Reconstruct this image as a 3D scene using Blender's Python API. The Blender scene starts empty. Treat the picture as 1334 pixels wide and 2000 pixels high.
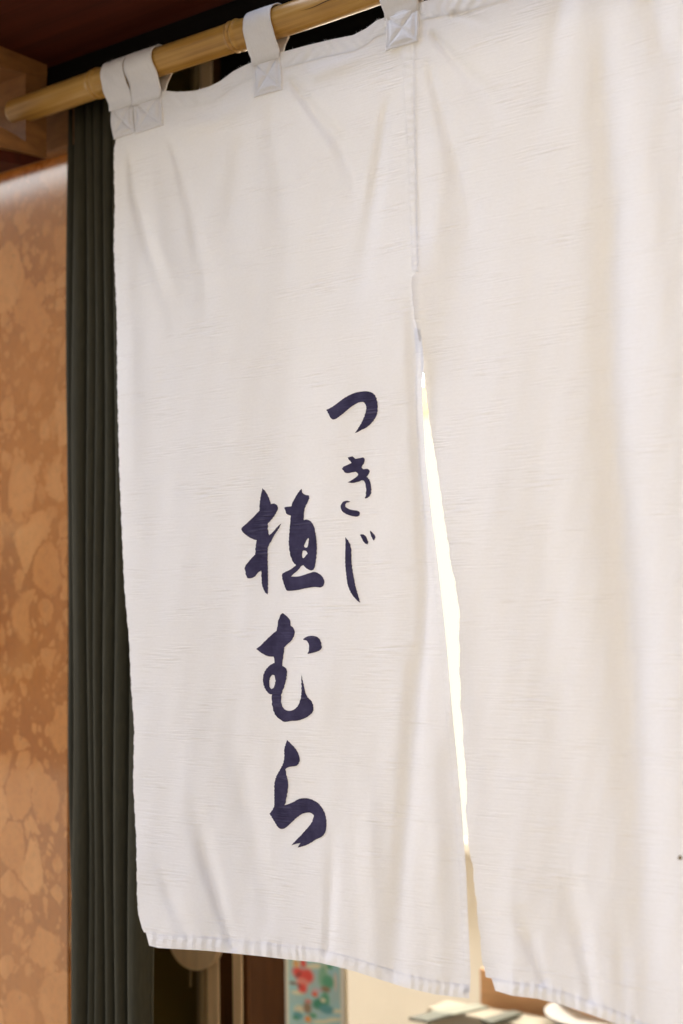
import bpy, bmesh, math, random
import numpy as np
from mathutils import Vector, Matrix
from mathutils.geometry import delaunay_2d_cdt

random.seed(7); rng = np.random.default_rng(7)
S = bpy.context.scene
COL = S.collection
R = math.radians

# ------------------------------------------------------------------ camera
CAM = np.array([0.9, -1.123, 1.45])
AZ, PITCH, ROLL, FPX = 126.7, 4.55, 0.85, 2778.0
W0, H0 = 1334.0, 2000.0
_a, _p, _r = R(AZ), R(PITCH), R(ROLL)
FWD = np.array([math.cos(_a)*math.cos(_p), math.sin(_a)*math.cos(_p), math.sin(_p)])
_rt = np.cross(FWD, [0, 0, 1.0]); _rt /= np.linalg.norm(_rt)
_up = np.cross(_rt, FWD)
RGT = _rt*math.cos(_r) - _up*math.sin(_r)
UPV = _rt*math.sin(_r) + _up*math.cos(_r)
cd = bpy.data.cameras.new('camera'); cam = bpy.data.objects.new('camera', cd); COL.objects.link(cam)
cam.matrix_world = Matrix(((RGT[0], UPV[0], -FWD[0], CAM[0]), (RGT[1], UPV[1], -FWD[1], CAM[1]),
                           (RGT[2], UPV[2], -FWD[2], CAM[2]), (0, 0, 0, 1)))
cd.sensor_fit = 'VERTICAL'; cd.sensor_height = 36.0; cd.sensor_width = 24.0
cd.lens = FPX*36.0/H0
cd.clip_start = 0.05; cd.clip_end = 400
cd.dof.use_dof = True; cd.dof.aperture_fstop = 3.2
S.camera = cam

def ray(px, py):
    px = np.asarray(px, float)[..., None]; py = np.asarray(py, float)[..., None]
    return FWD + RGT*(px - W0/2)/FPX + UPV*(H0/2 - py)/FPX
def PY(px, py, y):           # where the sight line meets the vertical plane at depth y
    r = ray(px, py); t = (np.asarray(y, float) - CAM[1])/r[..., 1]
    return CAM + r*t[..., None]
def PX(px, py, x):
    r = ray(px, py); t = (x - CAM[0])/r[..., 0]
    return CAM + r*t[..., None]
def PZ(px, py, z):
    r = ray(px, py); t = (z - CAM[2])/r[..., 2]
    return CAM + r*t[..., None]
cd.dof.focus_distance = float((PY(600, 1150, 0.0) - CAM) @ FWD)

# ------------------------------------------------------------------ sky, sun, exposure
SUN_EL, SUN_AZ = R(38), R(172)      # the sun stands along the street, just behind the plane of the shop front: its front lies in open shade
w = bpy.data.worlds.new('World'); S.world = w; w.use_nodes = True
nt = w.node_tree; bg = nt.nodes['Background']
sk = nt.nodes.new('ShaderNodeTexSky'); sk.sky_type = 'NISHITA'; sk.sun_disc = False
sk.sun_elevation = SUN_EL; sk.sun_rotation = R(90) - SUN_AZ
sk.dust_density = 3.0; sk.air_density = 1.0; sk.ozone_density = 1.0
nt.links.new(sk.outputs[0], bg.inputs[0]); bg.inputs[1].default_value = 0.15
sd = bpy.data.lights.new('sun', 'SUN'); sd.energy = 3.5; sd.angle = R(0.5); sd.color = (1.0, 0.96, 0.91)
sun = bpy.data.objects.new('sun', sd); COL.objects.link(sun)
sv = Vector((math.cos(SUN_AZ)*math.cos(SUN_EL), math.sin(SUN_AZ)*math.cos(SUN_EL), math.sin(SUN_EL)))
sun.rotation_euler = sv.to_track_quat('Z', 'Y').to_euler(); sun.location = (0, 6, 12)
S.view_settings.view_transform = 'Standard'; S.view_settings.look = 'None'
S.view_settings.exposure = 2.11; S.view_settings.gamma = 1.0

# ------------------------------------------------------------------ helpers
def link_mesh(name, verts, faces, mat=None, parent=None, smooth=False, uv=None):
    me = bpy.data.meshes.new(name)
    me.from_pydata([tuple(map(float, v)) for v in verts], [], [tuple(f) for f in faces])
    if mat: me.materials.append(mat)
    if smooth: me.polygons.foreach_set('use_smooth', [True]*len(me.polygons))
    if uv is not None:
        uvl = me.uv_layers.new(name='UVMap')
        idx = np.empty(len(me.loops), int); me.loops.foreach_get('vertex_index', idx)
        uvl.data.foreach_set('uv', np.asarray(uv, np.float32)[idx].ravel())
    me.update()
    o = bpy.data.objects.new(name, me); COL.objects.link(o)
    if parent:
        o.parent = parent
        o.matrix_parent_inverse = parent.matrix_world.inverted()
    return o
def empty(name, loc):
    o = bpy.data.objects.new(name, None); COL.objects.link(o); o.location = loc; o.empty_display_size = .05
    o.matrix_world = Matrix.Translation(loc)
    return o
def tag(o, label=None, cat=None, group=None, kind=None):
    if label: o['label'] = label
    if cat: o['category'] = cat
    if group: o['group'] = group
    if kind: o['kind'] = kind
    return o
def bm_obj(name, bm, mat, parent=None, smooth=False):
    me = bpy.data.meshes.new(name); bmesh.ops.recalc_face_normals(bm, faces=bm.faces[:]); bm.to_mesh(me); bm.free()
    me.materials.append(mat)
    if smooth: me.polygons.foreach_set('use_smooth', [True]*len(me.polygons))
    o = bpy.data.objects.new(name, me); COL.objects.link(o)
    if parent:
        o.parent = parent; o.matrix_parent_inverse = parent.matrix_world.inverted()
    return o
def add_box(bm, x0, x1, y0, y1, z0, z1, bevel=0.0):
    b2 = bmesh.new()
    v = [b2.verts.new((x, y, z)) for x in (x0, x1) for y in (y0, y1) for z in (z0, z1)]
    for f in ((0,1,3,2), (4,6,7,5), (0,4,5,1), (2,3,7,6), (0,2,6,4), (1,5,7,3)):
        b2.faces.new([v[i] for i in f])
    if bevel: bmesh.ops.bevel(b2, geom=b2.edges[:], offset=bevel, segments=2, affect='EDGES', profile=.5)
    me = bpy.data.meshes.new('tmp'); b2.to_mesh(me); b2.free(); bm.from_mesh(me); bpy.data.meshes.remove(me)
def box(name, x0, x1, y0, y1, z0, z1, mat, parent=None, bevel=0.0):
    bm = bmesh.new(); add_box(bm, min(x0,x1), max(x0,x1), min(y0,y1), max(y0,y1), min(z0,z1), max(z0,z1), bevel)
    return bm_obj(name, bm, mat, parent)
def grid_faces(nr, nc):
    a = np.arange(nr*nc).reshape(nr, nc)
    return np.stack([a[:-1, :-1], a[1:, :-1], a[1:, 1:], a[:-1, 1:]], -1).reshape(-1, 4).tolist()
def lerp_poly(pts, t):
    """point on a polyline at arc-length parameters t"""
    p = np.asarray(pts, float); s = np.r_[0, np.cumsum(np.hypot(*np.diff(p, axis=0).T))]; s /= s[-1]
    return np.stack([np.interp(t, s, p[:, 0]), np.interp(t, s, p[:, 1])], -1)

# ------------------------------------------------------------------ materials
def new_mat(name):
    m = bpy.data.materials.new(name); m.use_nodes = True
    n = m.node_tree; n.nodes.clear()
    out = n.nodes.new('ShaderNodeOutputMaterial')
    return m, n, out
def N(n, t, **kw):
    k = n.nodes.new(t)
    for a, b in kw.items():
        if a.startswith('i_'):
            key = a[2:]
            k.inputs[int(key) if key.isdigit() else key.replace('_', ' ')].default_value = b
        else: setattr(k, a, b)
    return k
def ramp(n, stops, interp='LINEAR'):
    r = n.nodes.new('ShaderNodeValToRGB'); e = r.color_ramp.elements; r.color_ramp.interpolation = interp
    e[0].position, e[0].color = stops[0][0], (*stops[0][1], 1)
    e[1].position, e[1].color = stops[-1][0], (*stops[-1][1], 1)
    for p, c in stops[1:-1]:
        x = e.new(p); x.color = (*c, 1)
    return r
def g(v): return (v, v, v)
def mathn(n, op, a, b=None, clamp=False):
    k = n.nodes.new('ShaderNodeMath'); k.operation = op; k.use_clamp = clamp
    for i, v in enumerate((a, b)):
        if v is None: continue
        if isinstance(v, (int, float)): k.inputs[i].default_value = v
        else: n.links.new(v, k.inputs[i])
    return k.outputs[0]

def weave_height(n):
    """slub weave in cloth metres (UV): long thin weft slubs in clumps, plus a fine even weave"""
    uv = N(n, 'ShaderNodeUVMap', uv_map='UVMap')
    def stretched(sx, sy, scale=1.0, detail=2.0, rough=.5, dist=0.0):
        mp = N(n, 'ShaderNodeMapping'); mp.inputs['Scale'].default_value = (sx, sy, 1)
        n.links.new(uv.outputs[0], mp.inputs[0])
        t = N(n, 'ShaderNodeTexNoise', i_Scale=scale, i_Detail=detail, i_Roughness=rough, i_Distortion=dist)
        n.links.new(mp.outputs[0], t.inputs['Vector']); return t.outputs[0]
    slub = stretched(30, 380, 1, 0.0)
    slub2 = stretched(46, 580, 1, 0.0)
    clump = stretched(13, 46, 1, 2.0)
    fine = stretched(900, 420, 1, 1.0)
    warp = stretched(520, 9, 1, 0.0)
    cl = mathn(n, 'ADD', .14, mathn(n, 'MULTIPLY', mathn(n, 'SUBTRACT', clump, .46), 4.6, clamp=True))
    z1 = mathn(n, 'ADD', mathn(n, 'MULTIPLY', mathn(n, 'SUBTRACT', slub, .5), 1.0), mathn(n, 'MULTIPLY', mathn(n, 'SUBTRACT', slub2, .5), 1.0))
    hs = mathn(n, 'MULTIPLY', z1, cl)
    sl = mathn(n, 'MULTIPLY', mathn(n, 'SUBTRACT', hs, .10), 4.0, clamp=True)
    h = mathn(n, 'ADD', hs, mathn(n, 'ADD', mathn(n, 'MULTIPLY', fine, .18), mathn(n, 'MULTIPLY', warp, .12)))
    return h, sl, stretched

def cloth_mat(name, col, transl=.30, bump=.00055, tcol=(.93, .87, .77), warm_fade=True):
    m, n, out = new_mat(name)
    h, sl, stretched = weave_height(n)
    bp = N(n, 'ShaderNodeBump'); bp.inputs['Strength'].default_value = 1.0; bp.inputs['Distance'].default_value = bump
    n.links.new(h, bp.inputs['Height'])
    # faint yellowing and laundering marks in the cotton
    st = stretched(5, 3.2, 1, 4.0, .6)
    rp = ramp(n, [(.35, tuple(c*.975*k for c, k in zip(col, (1, .985, .955)))), (.62, col)])
    n.links.new(st, rp.inputs[0])
    mx = N(n, 'ShaderNodeMix', data_type='RGBA', blend_type='MULTIPLY'); mx.inputs[0].default_value = .5
    n.links.new(rp.outputs[0], mx.inputs[6])
    dk = ramp(n, [(0, g(1.0)), (1, (.90, .885, .87))]); n.links.new(sl, dk.inputs[0]); n.links.new(dk.outputs[0], mx.inputs[7])
    yarn = stretched(260, 430, 1, 2.0, .6); yr = ramp(n, [(.3, g(.955)), (.7, g(1.0))]); n.links.new(yarn, yr.inputs[0])
    my = N(n, 'ShaderNodeMix', data_type='RGBA', blend_type='MULTIPLY'); my.inputs[0].default_value = 1.0
    n.links.new(mx.outputs[2], my.inputs[6]); n.links.new(yr.outputs[0], my.inputs[7])
    df = N(n, 'ShaderNodeBsdfDiffuse'); n.links.new(my.outputs[2], df.inputs[0]); n.links.new(bp.outputs[0], df.inputs['Normal'])
    tr = N(n, 'ShaderNodeBsdfTranslucent'); tr.inputs[0].default_value = (*tcol, 1); n.links.new(bp.outputs[0], tr.inputs['Normal'])
    ms = N(n, 'ShaderNodeMixShader'); ms.inputs[0].default_value = transl
    n.links.new(df.outputs[0], ms.inputs[1]); n.links.new(tr.outputs[0], ms.inputs[2]); n.links.new(ms.outputs[0], out.inputs[0])
    return m
M = {}
M['cloth'] = cloth_mat('white_slub_cotton', (.83, .85, .915), transl=.27)
M['hem'] = cloth_mat('white_slub_cotton_double', (.83, .85, .91), transl=.26, bump=.0004)
M['tape'] = cloth_mat('white_tab_cotton', (.94, .92, .915), transl=.06, bump=.0004)
def ink():
    m, n, out = new_mat('indigo_dye')
    h, sl, stretched = weave_height(n)
    bp = N(n, 'ShaderNodeBump'); bp.inputs['Strength'].default_value = 1.0; bp.inputs['Distance'].default_value = .0007
    n.links.new(h, bp.inputs['Height'])
    t = stretched(55, 55, 1, 4.0, .65)
    rp = ramp(n, [(.32, (.036, .029, .064)), (.68, (.066, .054, .108))]); n.links.new(t, rp.inputs[0])
    mx = N(n, 'ShaderNodeMix', data_type='RGBA'); n.links.new(rp.outputs[0], mx.inputs[6]); mx.inputs[7].default_value = (.17, .15, .22, 1)
    f = mathn(n, 'MULTIPLY', sl, .35, clamp=True); n.links.new(f, mx.inputs[0])
    b = N(n, 'ShaderNodeBsdfPrincipled', i_Roughness=.8); b.inputs['Specular IOR Level'].default_value = .15
    n.links.new(mx.outputs[2], b.inputs['Base Color']); n.links.new(bp.outputs[0], b.inputs['Normal']); n.links.new(b.outputs[0], out.inputs[0])
    return m
M['ink'] = ink()

def simple(name, col, rough=.6, var=.12, scale=(20, 20, 20), bump=0.0, spec=.5, coord='Object', detail=4.0, col2=None, metallic=0.0):
    m, n, out = new_mat(name)
    tc = N(n, 'ShaderNodeTexCoord'); mp = N(n, 'ShaderNodeMapping'); mp.inputs['Scale'].default_value = scale
    n.links.new(tc.outputs[coord], mp.inputs[0])
    t = N(n, 'ShaderNodeTexNoise', i_Scale=1.0, i_Detail=detail, i_Roughness=.6); n.links.new(mp.outputs[0], t.inputs['Vector'])
    c2 = col2 or tuple(min(1, c*(1+var)) for c in col); c1 = tuple(c*(1-var) for c in col)
    rp = ramp(n, [(.3, c1), (.7, c2)]); n.links.new(t.outputs[0], rp.inputs[0])
    b = N(n, 'ShaderNodeBsdfPrincipled', i_Roughness=rough, i_Metallic=metallic); b.inputs['Specular IOR Level'].default_value = spec
    n.links.new(rp.outputs[0], b.inputs['Base Color'])
    if bump:
        bp = N(n, 'ShaderNodeBump'); bp.inputs['Strength'].default_value = 1; bp.inputs['Distance'].default_value = bump
        n.links.new(t.outputs[0], bp.inputs['Height']); n.links.new(bp.outputs[0], b.inputs['Normal'])
    n.links.new(b.outputs[0], out.inputs[0]); return m

def bamboo_mat():
    m, n, out = new_mat('aged_bamboo')
    tc = N(n, 'ShaderNodeTexCoord'); mp = N(n, 'ShaderNodeMapping'); mp.inputs['Scale'].default_value = (3, 160, 160)
    n.links.new(tc.outputs['Object'], mp.inputs[0])
    t = N(n, 'ShaderNodeTexNoise', i_Scale=1.0, i_Detail=5.0, i_Roughness=.6); n.links.new(mp.outputs[0], t.inputs['Vector'])
    t2 = N(n, 'ShaderNodeTexNoise', i_Scale=9.0, i_Detail=3.0); n.links.new(tc.outputs['Object'], t2.inputs['Vector'])
    ad = mathn(n, 'ADD', mathn(n, 'MULTIPLY', t.outputs[0], .6), mathn(n, 'MULTIPLY', t2.outputs[0], .4))
    rp = ramp(n, [(.3, (.28, .12, .018)), (.48, (.52, .28, .06)), (.7, (.68, .42, .13))]); n.links.new(ad, rp.inputs[0])
    b = N(n, 'ShaderNodeBsdfPrincipled', i_Roughness=.30); n.links.new(rp.outputs[0], b.inputs['Base Color'])
    bp = N(n, 'ShaderNodeBump'); bp.inputs['Strength'].default_value = .6; bp.inputs['Distance'].default_value = .0004
    n.links.new(t.outputs[0], bp.inputs['Height']); n.links.new(bp.outputs[0], b.inputs['Normal'])
    n.links.new(b.outputs[0], out.inputs[0]); return m
M['bamboo'] = bamboo_mat()
M['bamboo_node'] = simple('bamboo_node', (.40, .215, .075), .5, .15, (60, 60, 60))
M['crack'] = simple('bamboo_crack', (.06, .03, .012), .8)

def marble_mat():
    """brecciated red limestone: pale rounded clasts of mixed size in a rusty matrix"""
    m, n, out = new_mat('brecciated_marble')
    tc = N(n, 'ShaderNodeTexCoord')
    mp = N(n, 'ShaderNodeMapping'); mp.inputs['Scale'].default_value = (1, 1, .86); n.links.new(tc.outputs['Object'], mp.inputs[0])
    nz = N(n, 'ShaderNodeTexNoise', i_Scale=26.0, i_Detail=5.0, i_Roughness=.62); n.links.new(mp.outputs[0], nz.inputs['Vector'])
    off = N(n, 'ShaderNodeMix', data_type='RGBA', blend_type='LINEAR_LIGHT'); off.inputs[0].default_value = .013
    n.links.new(mp.outputs[0], off.inputs[6]); n.links.new(nz.outputs['Color'], off.inputs[7])
    def clasts(scale, r0, r1, soft, keep):
        """rounded clasts: one per cell, each with its own radius; some cells hold none"""
        v = N(n, 'ShaderNodeTexVoronoi', feature='F1', i_Scale=scale); n.links.new(off.outputs[2], v.inputs['Vector'])
        c = N(n, 'ShaderNodeSeparateColor'); n.links.new(v.outputs['Color'], c.inputs[0])
        e = N(n, 'ShaderNodeTexVoronoi', feature='DISTANCE_TO_EDGE', i_Scale=scale); n.links.new(off.outputs[2], e.inputs['Vector'])
        rad = mathn(n, 'ADD', r0, mathn(n, 'MULTIPLY', c.outputs[0], r1-r0))
        m1 = mathn(n, 'DIVIDE', mathn(n, 'SUBTRACT', rad, v.outputs['Distance']), soft, clamp=True)
        m2 = mathn(n, 'DIVIDE', e.outputs['Distance'], soft*.55, clamp=True)
        k = mathn(n, 'GREATER_THAN', c.outputs[1], 1-keep)
        return mathn(n, 'MULTIPLY', mathn(n, 'MULTIPLY', m1, m2), k), c.outputs[2]
    A, ta = clasts(17, .40, .82, .07, .74)
    B, tb = clasts(38, .34, .72, .10, .74)
    C, tc_ = clasts(86, .24, .62, .20, .8)
    any_ = mathn(n, 'MAXIMUM', A, mathn(n, 'MAXIMUM', mathn(n, 'MULTIPLY', B, .92), mathn(n, 'MULTIPLY', C, .85)))
    tone = N(n, 'ShaderNodeMix', data_type='FLOAT'); n.links.new(A, tone.inputs[0]); n.links.new(mathn(n, 'ADD', mathn(n, 'MULTIPLY', tb, .5), mathn(n, 'MULTIPLY', tc_, .5)), tone.inputs[2]); n.links.new(ta, tone.inputs[3])
    lowz = N(n, 'ShaderNodeTexNoise', i_Scale=6.0, i_Detail=3.0); n.links.new(mp.outputs[0], lowz.inputs['Vector'])
    fine = N(n, 'ShaderNodeTexNoise', i_Scale=130.0, i_Detail=4.0, i_Roughness=.7); n.links.new(mp.outputs[0], fine.inputs['Vector'])
    matrix = ramp(n, [(.35, (.40, .105, .008)), (.65, (.52, .16, .016))]); n.links.new(lowz.outputs[0], matrix.inputs[0])
    clast = ramp(n, [(0, (.58, .185, .028)), (.5, (.65, .235, .048)), (1, (.73, .30, .082))])
    n.links.new(mathn(n, 'ADD', mathn(n, 'MULTIPLY', tone.outputs[0], .7), mathn(n, 'MULTIPLY', mathn(n, 'SUBTRACT', nz.outputs[0], .35), 1.1)), clast.inputs[0])
    mx = N(n, 'ShaderNodeMix', data_type='RGBA'); n.links.new(any_, mx.inputs[0])
    n.links.new(matrix.outputs[0], mx.inputs[6]); n.links.new(clast.outputs[0], mx.inputs[7])
    m2 = N(n, 'ShaderNodeMix', data_type='RGBA', blend_type='MULTIPLY'); m2.inputs[0].default_value = .8
    fr = ramp(n, [(.25, g(.78)), (.5, g(1.0)), (.72, g(1.08))]); n.links.new(fine.outputs[0], fr.inputs[0])
    n.links.new(mx.outputs[2], m2.inputs[6]); n.links.new(fr.outputs[0], m2.inputs[7])
    # rusty specks and short dark sutures
    sp = N(n, 'ShaderNodeTexNoise', i_Scale=58.0, i_Detail=3.0, i_Roughness=.75); n.links.new(mp.outputs[0], sp.inputs['Vector'])
    sr = ramp(n, [(.24, g(.55)), (.33, g(1.0))]); n.links.new(sp.outputs[0], sr.inputs[0])
    m3 = N(n, 'ShaderNodeMix', data_type='RGBA', blend_type='MULTIPLY'); m3.inputs[0].default_value = .8
    n.links.new(m2.outputs[2], m3.inputs[6]); n.links.new(sr.outputs[0], m3.inputs[7])
    b = N(n, 'ShaderNodeBsdfPrincipled', i_Roughness=.07); n.links.new(m3.outputs[2], b.inputs['Base Color'])
    b.inputs['IOR'].default_value = 2.6; b.inputs['Specular Tint'].default_value = (1.0, .84, .62, 1)
    n.links.new(b.outputs[0], out.inputs[0]); return m
M['marble'] = marble_mat()
M['dark_wood'] = simple('dark_stained_wood', (.075, .013, .005), .7, .3, (2, 60, 60), spec=.2)
M['header'] = simple('shaded_header_wood', (.007, .006, .005), .9, .3, (2, 60, 60), spec=.1)  # near-black colour carries the shade above the doorway
M['bracket'] = simple('bracket_wood', (.28, .12, .032), .6, .25, (30, 30, 90), .0004)
M['curtain'] = simple('dark_green_drape', (.056, .050, .030), .85, .12, (300, 300, 40), .0003, .2)
M['jamb'] = simple('varnished_jamb', (.17, .115, .045), .5, .2, (60, 60, 4))
M['stile'] = simple('pale_cedar', (.78, .55, .30), .55, .15, (90, 90, 5))
M['smoked'] = simple('smoked_glass_door', (.115, .082, .020), .35, .2, (8, 8, 8), spec=.3)
M['partition'] = simple('walnut_partition', (.085, .030, .006), .7, .3, (60, 60, 4), spec=.15)
M['cream'] = simple('cream_plaster', (.80, .77, .70), .8, .04, (4, 4, 4))
M['floor'] = simple('shop_floor', (.30, .24, .18), .6, .15, (9, 9, 9))
M['orange_wood'] = simple('orange_cypress', (.70, .40, .20), .5, .15, (5, 60, 60))
M['counter'] = simple('pale_counter', (.50, .45, .35), .7, .05, (10, 10, 10))
M['booklet'] = simple('dark_green_cover', (.15, .16, .125), .5, .15, (30, 30, 30))
M['grey_card'] = simple('grey_card', (.36, .37, .30), .7, .04, (30, 30, 30))
M['china'] = simple('white_china', (.70, .69, .66), .3, .02, (5, 5, 5))
M['trim'] = simple('tan_trim', (.62, .50, .31), .5, .1, (60, 60, 5))
M['beam'] = simple('pale_beam', (.36, .27, .16), .6, .1, (5, 40, 40))
M['thread'] = simple('white_thread', (.80, .79, .80), .9, .05, (50, 50, 50))
M['asphalt'] = simple('pavement', (.085, .078, .065), .9, .15, (3, 3, 3))
M['facade'] = simple('brown_facade', (.17, .13, .095), .85, .1, (1, 1, 1))
M['facade2'] = simple('blocker_facade', (.15, .14, .13), .8, .1, (1, 1, 1))
M['glass_far'] = simple('dark_window_glass', (.06, .07, .08), .1, .1, (2, 2, 2))
def emit(name, col, st):
    m, n, out = new_mat(name); e = N(n, 'ShaderNodeEmission'); e.inputs[0].default_value = (*col, 1); e.inputs[1].default_value = st
    n.links.new(e.outputs[0], out.inputs[0]); return m
M['lit'] = emit('lit_frosted_pane', (1.0, .92, .73), .30)
M['tube'] = emit('lamp_tube', (1.0, .95, .86), 5.0)

# ------------------------------------------------------------------ street side (seen only in the polish of the marble, and lighting it)
ground = box('ground', -60, 60, -60, 60, -.10, -.004, M['asphalt']); tag(ground, kind='structure')
_m = ray(60, 372)
ROOF_Z = float(CAM[2] + _m[2]/_m[1]*((.08 - CAM[1]) + 9.08))
fac = empty('opposite_building', (0, -9.0, 0))
tag(fac, 'low brown building across the street, mirrored faintly in the polished marble', 'building')
box('wall', -30, -4.6, -13, -9, 0, ROOF_Z, M['facade'], fac)
for i in range(4):
    x = -22 + i*4.6
    f = box('window', x, x+1.8, -9.02, -8.97, 1.0, 2.6, M['trim'], fac)
    box('pane', x+.08, x+1.72, -8.975, -8.962, 1.08, 2.52, M['glass_far'], f)

fac2 = empty('tall_light_blocker', (10, -8.0, 0))  # added unseen block: cuts sky light from the right so folds shade
tag(fac2, 'tall block added across the street on the right, unseen, to hold back sky light', 'building')
box('wall', -3.4, 30, -12, -8, 0, 13, M['facade2'], fac2)
for k in range(4):
    for i in range(6):
        x = -2.4 + i*3.1
        f = box('window', x, x+1.6, -8.02, -7.97, 1.0+k*3, 2.5+k*3, M['trim'], fac2)
        box('pane', x+.08, x+1.52, -7.975, -7.962, 1.08+k*3, 2.42+k*3, M['glass_far'], f)
nb = empty('side_light_blocker', (3.6, -1.0, 0)); tag(nb, 'projecting wall block added on the right, unseen, to hold back light from that side', 'building')  # added unseen wall, blocks light reaching the cloth from the right
box('wall', 3.0, 8.0, -2.6, -.31, 0, 5, M['facade2'], nb)
box('shutter', 2.985, 2.998, -2.3, -.6, .1, 2.3, M['jamb'], nb)

# ------------------------------------------------------------------ shop front
Z_SOF = float(PY(135, 122, .04)[2])
bm_ = bmesh.new(); add_box(bm_, -4, -.06, -.14, .0199, Z_SOF, Z_SOF+.05); add_box(bm_, -4, 4, .02, .10, Z_SOF, Z_SOF+.06)
sof = bm_obj('soffit', bm_, M['dark_wood']); tag(sof, kind='structure')
fas = box('upper_wall', -4, 4, -.015, .02, Z_SOF+.062, 5.2, M['facade'])
tag(fas, 'shop front wall above the dark eave, out of sight over the curtain', 'wall')
xm = float(PY(133, 1000, .08)[0])
mar = box('marble_wall', xm-2.2, xm, .08, .15, 0, Z_SOF-.002, M['marble'], None, .002)
tag(mar, 'polished orange brecciated marble wall on the left, beside the dark pleated curtain', 'wall')

POLE_Z = float(PY(400, 92, 0)[2])
# header over the doorway
x_h = float(PY(449, 130, .32)[0])
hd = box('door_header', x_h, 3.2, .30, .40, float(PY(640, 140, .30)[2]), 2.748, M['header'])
tag(hd, 'wooden header above the doorway, its shade painted near black behind the bamboo pole', 'beam')
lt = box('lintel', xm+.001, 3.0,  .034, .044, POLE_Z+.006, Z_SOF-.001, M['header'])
tag(lt, 'lintel strip tucked under the reddish eave board, its shade painted near black', 'beam')

# ------------------------------------------------------------------ pleated drape beside the marble
def make_drape():
    nz = 60; px = np.arange(128, 302, 1.5)
    zt, zb = POLE_Z+.014, .05
    zs = np.linspace(zt, zb, nz)
    xs = PY(px, np.full_like(px, 1500.), .068)[:, 0]
    val = [(157, 6, .030), (186, 5, .022), (203, 4, .014), (221, 5, .020), (241, 5, .018), (266, 6, .030), (131, 7, .02), (298, 6, .02)]
    verts = []
    for z in zs:
        low = max(0., min(1., (1.32 - z)/.25))           # the first pleat spreads near the bottom
        for p, x in zip(px, xs):
            y = .050
            for c, wd, dp in val:
                cc = c + 1.5*math.sin(z*3.1 + c)
                if c == 157: dp *= 1 - .85*low
                if c == 131: wd = wd*(1 + 1.7*low); dp *= 1 + 1.0*low
                y += dp*math.exp(-((p-cc)/wd)**2)
            if p < 157: y += .012*(1 - low)
            y += .002*math.sin(z*9 + p*.05)
            verts.append((x, y, z))
    o = link_mesh('pleated_drape', verts, grid_faces(nz, len(px)), M['curtain'], smooth=True)
    so = o.modifiers.new('thick', 'SOLIDIFY'); so.thickness = .003; so.offset = 1
    return o
tag(make_drape(), 'dark green drape in narrow vertical pleats between the marble wall and the white curtain', 'drape')

# ------------------------------------------------------------------ sliding door behind the drape
YD = .30
def xpx(px, y, py=1900): return float(PY(px, py, y)[0])
jb = box('door_jamb', xm-.10, xpx(298, .20), .19, .198, 0, 2.74, M['jamb'], None, .004)
tag(jb, 'brown door jamb just right of the green drape, below the curtain hem', 'door frame')
dr = empty('sliding_door', (xpx(390, YD), YD, 0))
tag(dr, 'smoked sliding door with two pale cedar stiles under the left curtain corner', 'door')
box('pane', xpx(290, YD+.03), xpx(397, YD+.03), YD+.025, YD+.035, .02, 2.74, M['smoked'], dr)
s1 = box('stile', xpx(397, YD), xpx(427, YD), YD, YD+.003, 0, 2.74, M['stile'], dr, .002)
box('stile', xpx(452, YD), xpx(471, YD), YD+.001, YD+.004, 0, 2.74, M['stile'], dr, .002)
box('stile_groove', xpx(404, YD), xpx(474, YD), YD+.009, YD+.014, 0.01, 2.73, M['partition'], dr)
box('stile_bead', xpx(395, YD), xpx(406, YD), YD-.012, YD, 0, 2.74, M['jamb'], dr, .003)

# rounded wooden tag on a thread, in front of the glass
def round_tag():
    e = empty('hanging_tag', tuple(PY(365, 1850, YD-.02)))
    tag(e, 'tan wooden tag with rounded bottom and thin tassel, below the left curtain hem', 'tag')
    c0 = PY(330, 1840, YD-.02); c1 = PY(397, 1840, YD-.02); bot = PY(370, 1893, YD-.02)
    wd = (c1[0]-c0[0])*.72; cx = c0[0] + wd; zt = c0[2]+.12
    ax, az = wd, .040
    pts = [(cx-ax, zt), (cx+ax, zt)] + [(cx+ax*math.cos(t), bot[2]+az - az*math.sin(t)) for t in np.linspace(0, math.pi, 24)]
    bm = bmesh.new()
    vs = [bm.verts.new((p[0], YD-.022, p[1])) for p in pts]; f = bm.faces.new(vs)
    r = bmesh.ops.extrude_face_region(bm, geom=[f]); bmesh.ops.translate(bm, vec=(0, .012, 0), verts=[v for v in r['geom'] if isinstance(v, bmesh.types.BMVert)])
    bm_obj('board', bm, M['stile'], e)
    tx = float(PY(372, 1900, YD-.016)[0])
    box('tassel', tx-.0012, tx+.0012, YD-.018, YD-.015, float(PY(372, 1928, YD-.016)[2]), bot[2]+.004, M['jamb'], e)
round_tag()

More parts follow.
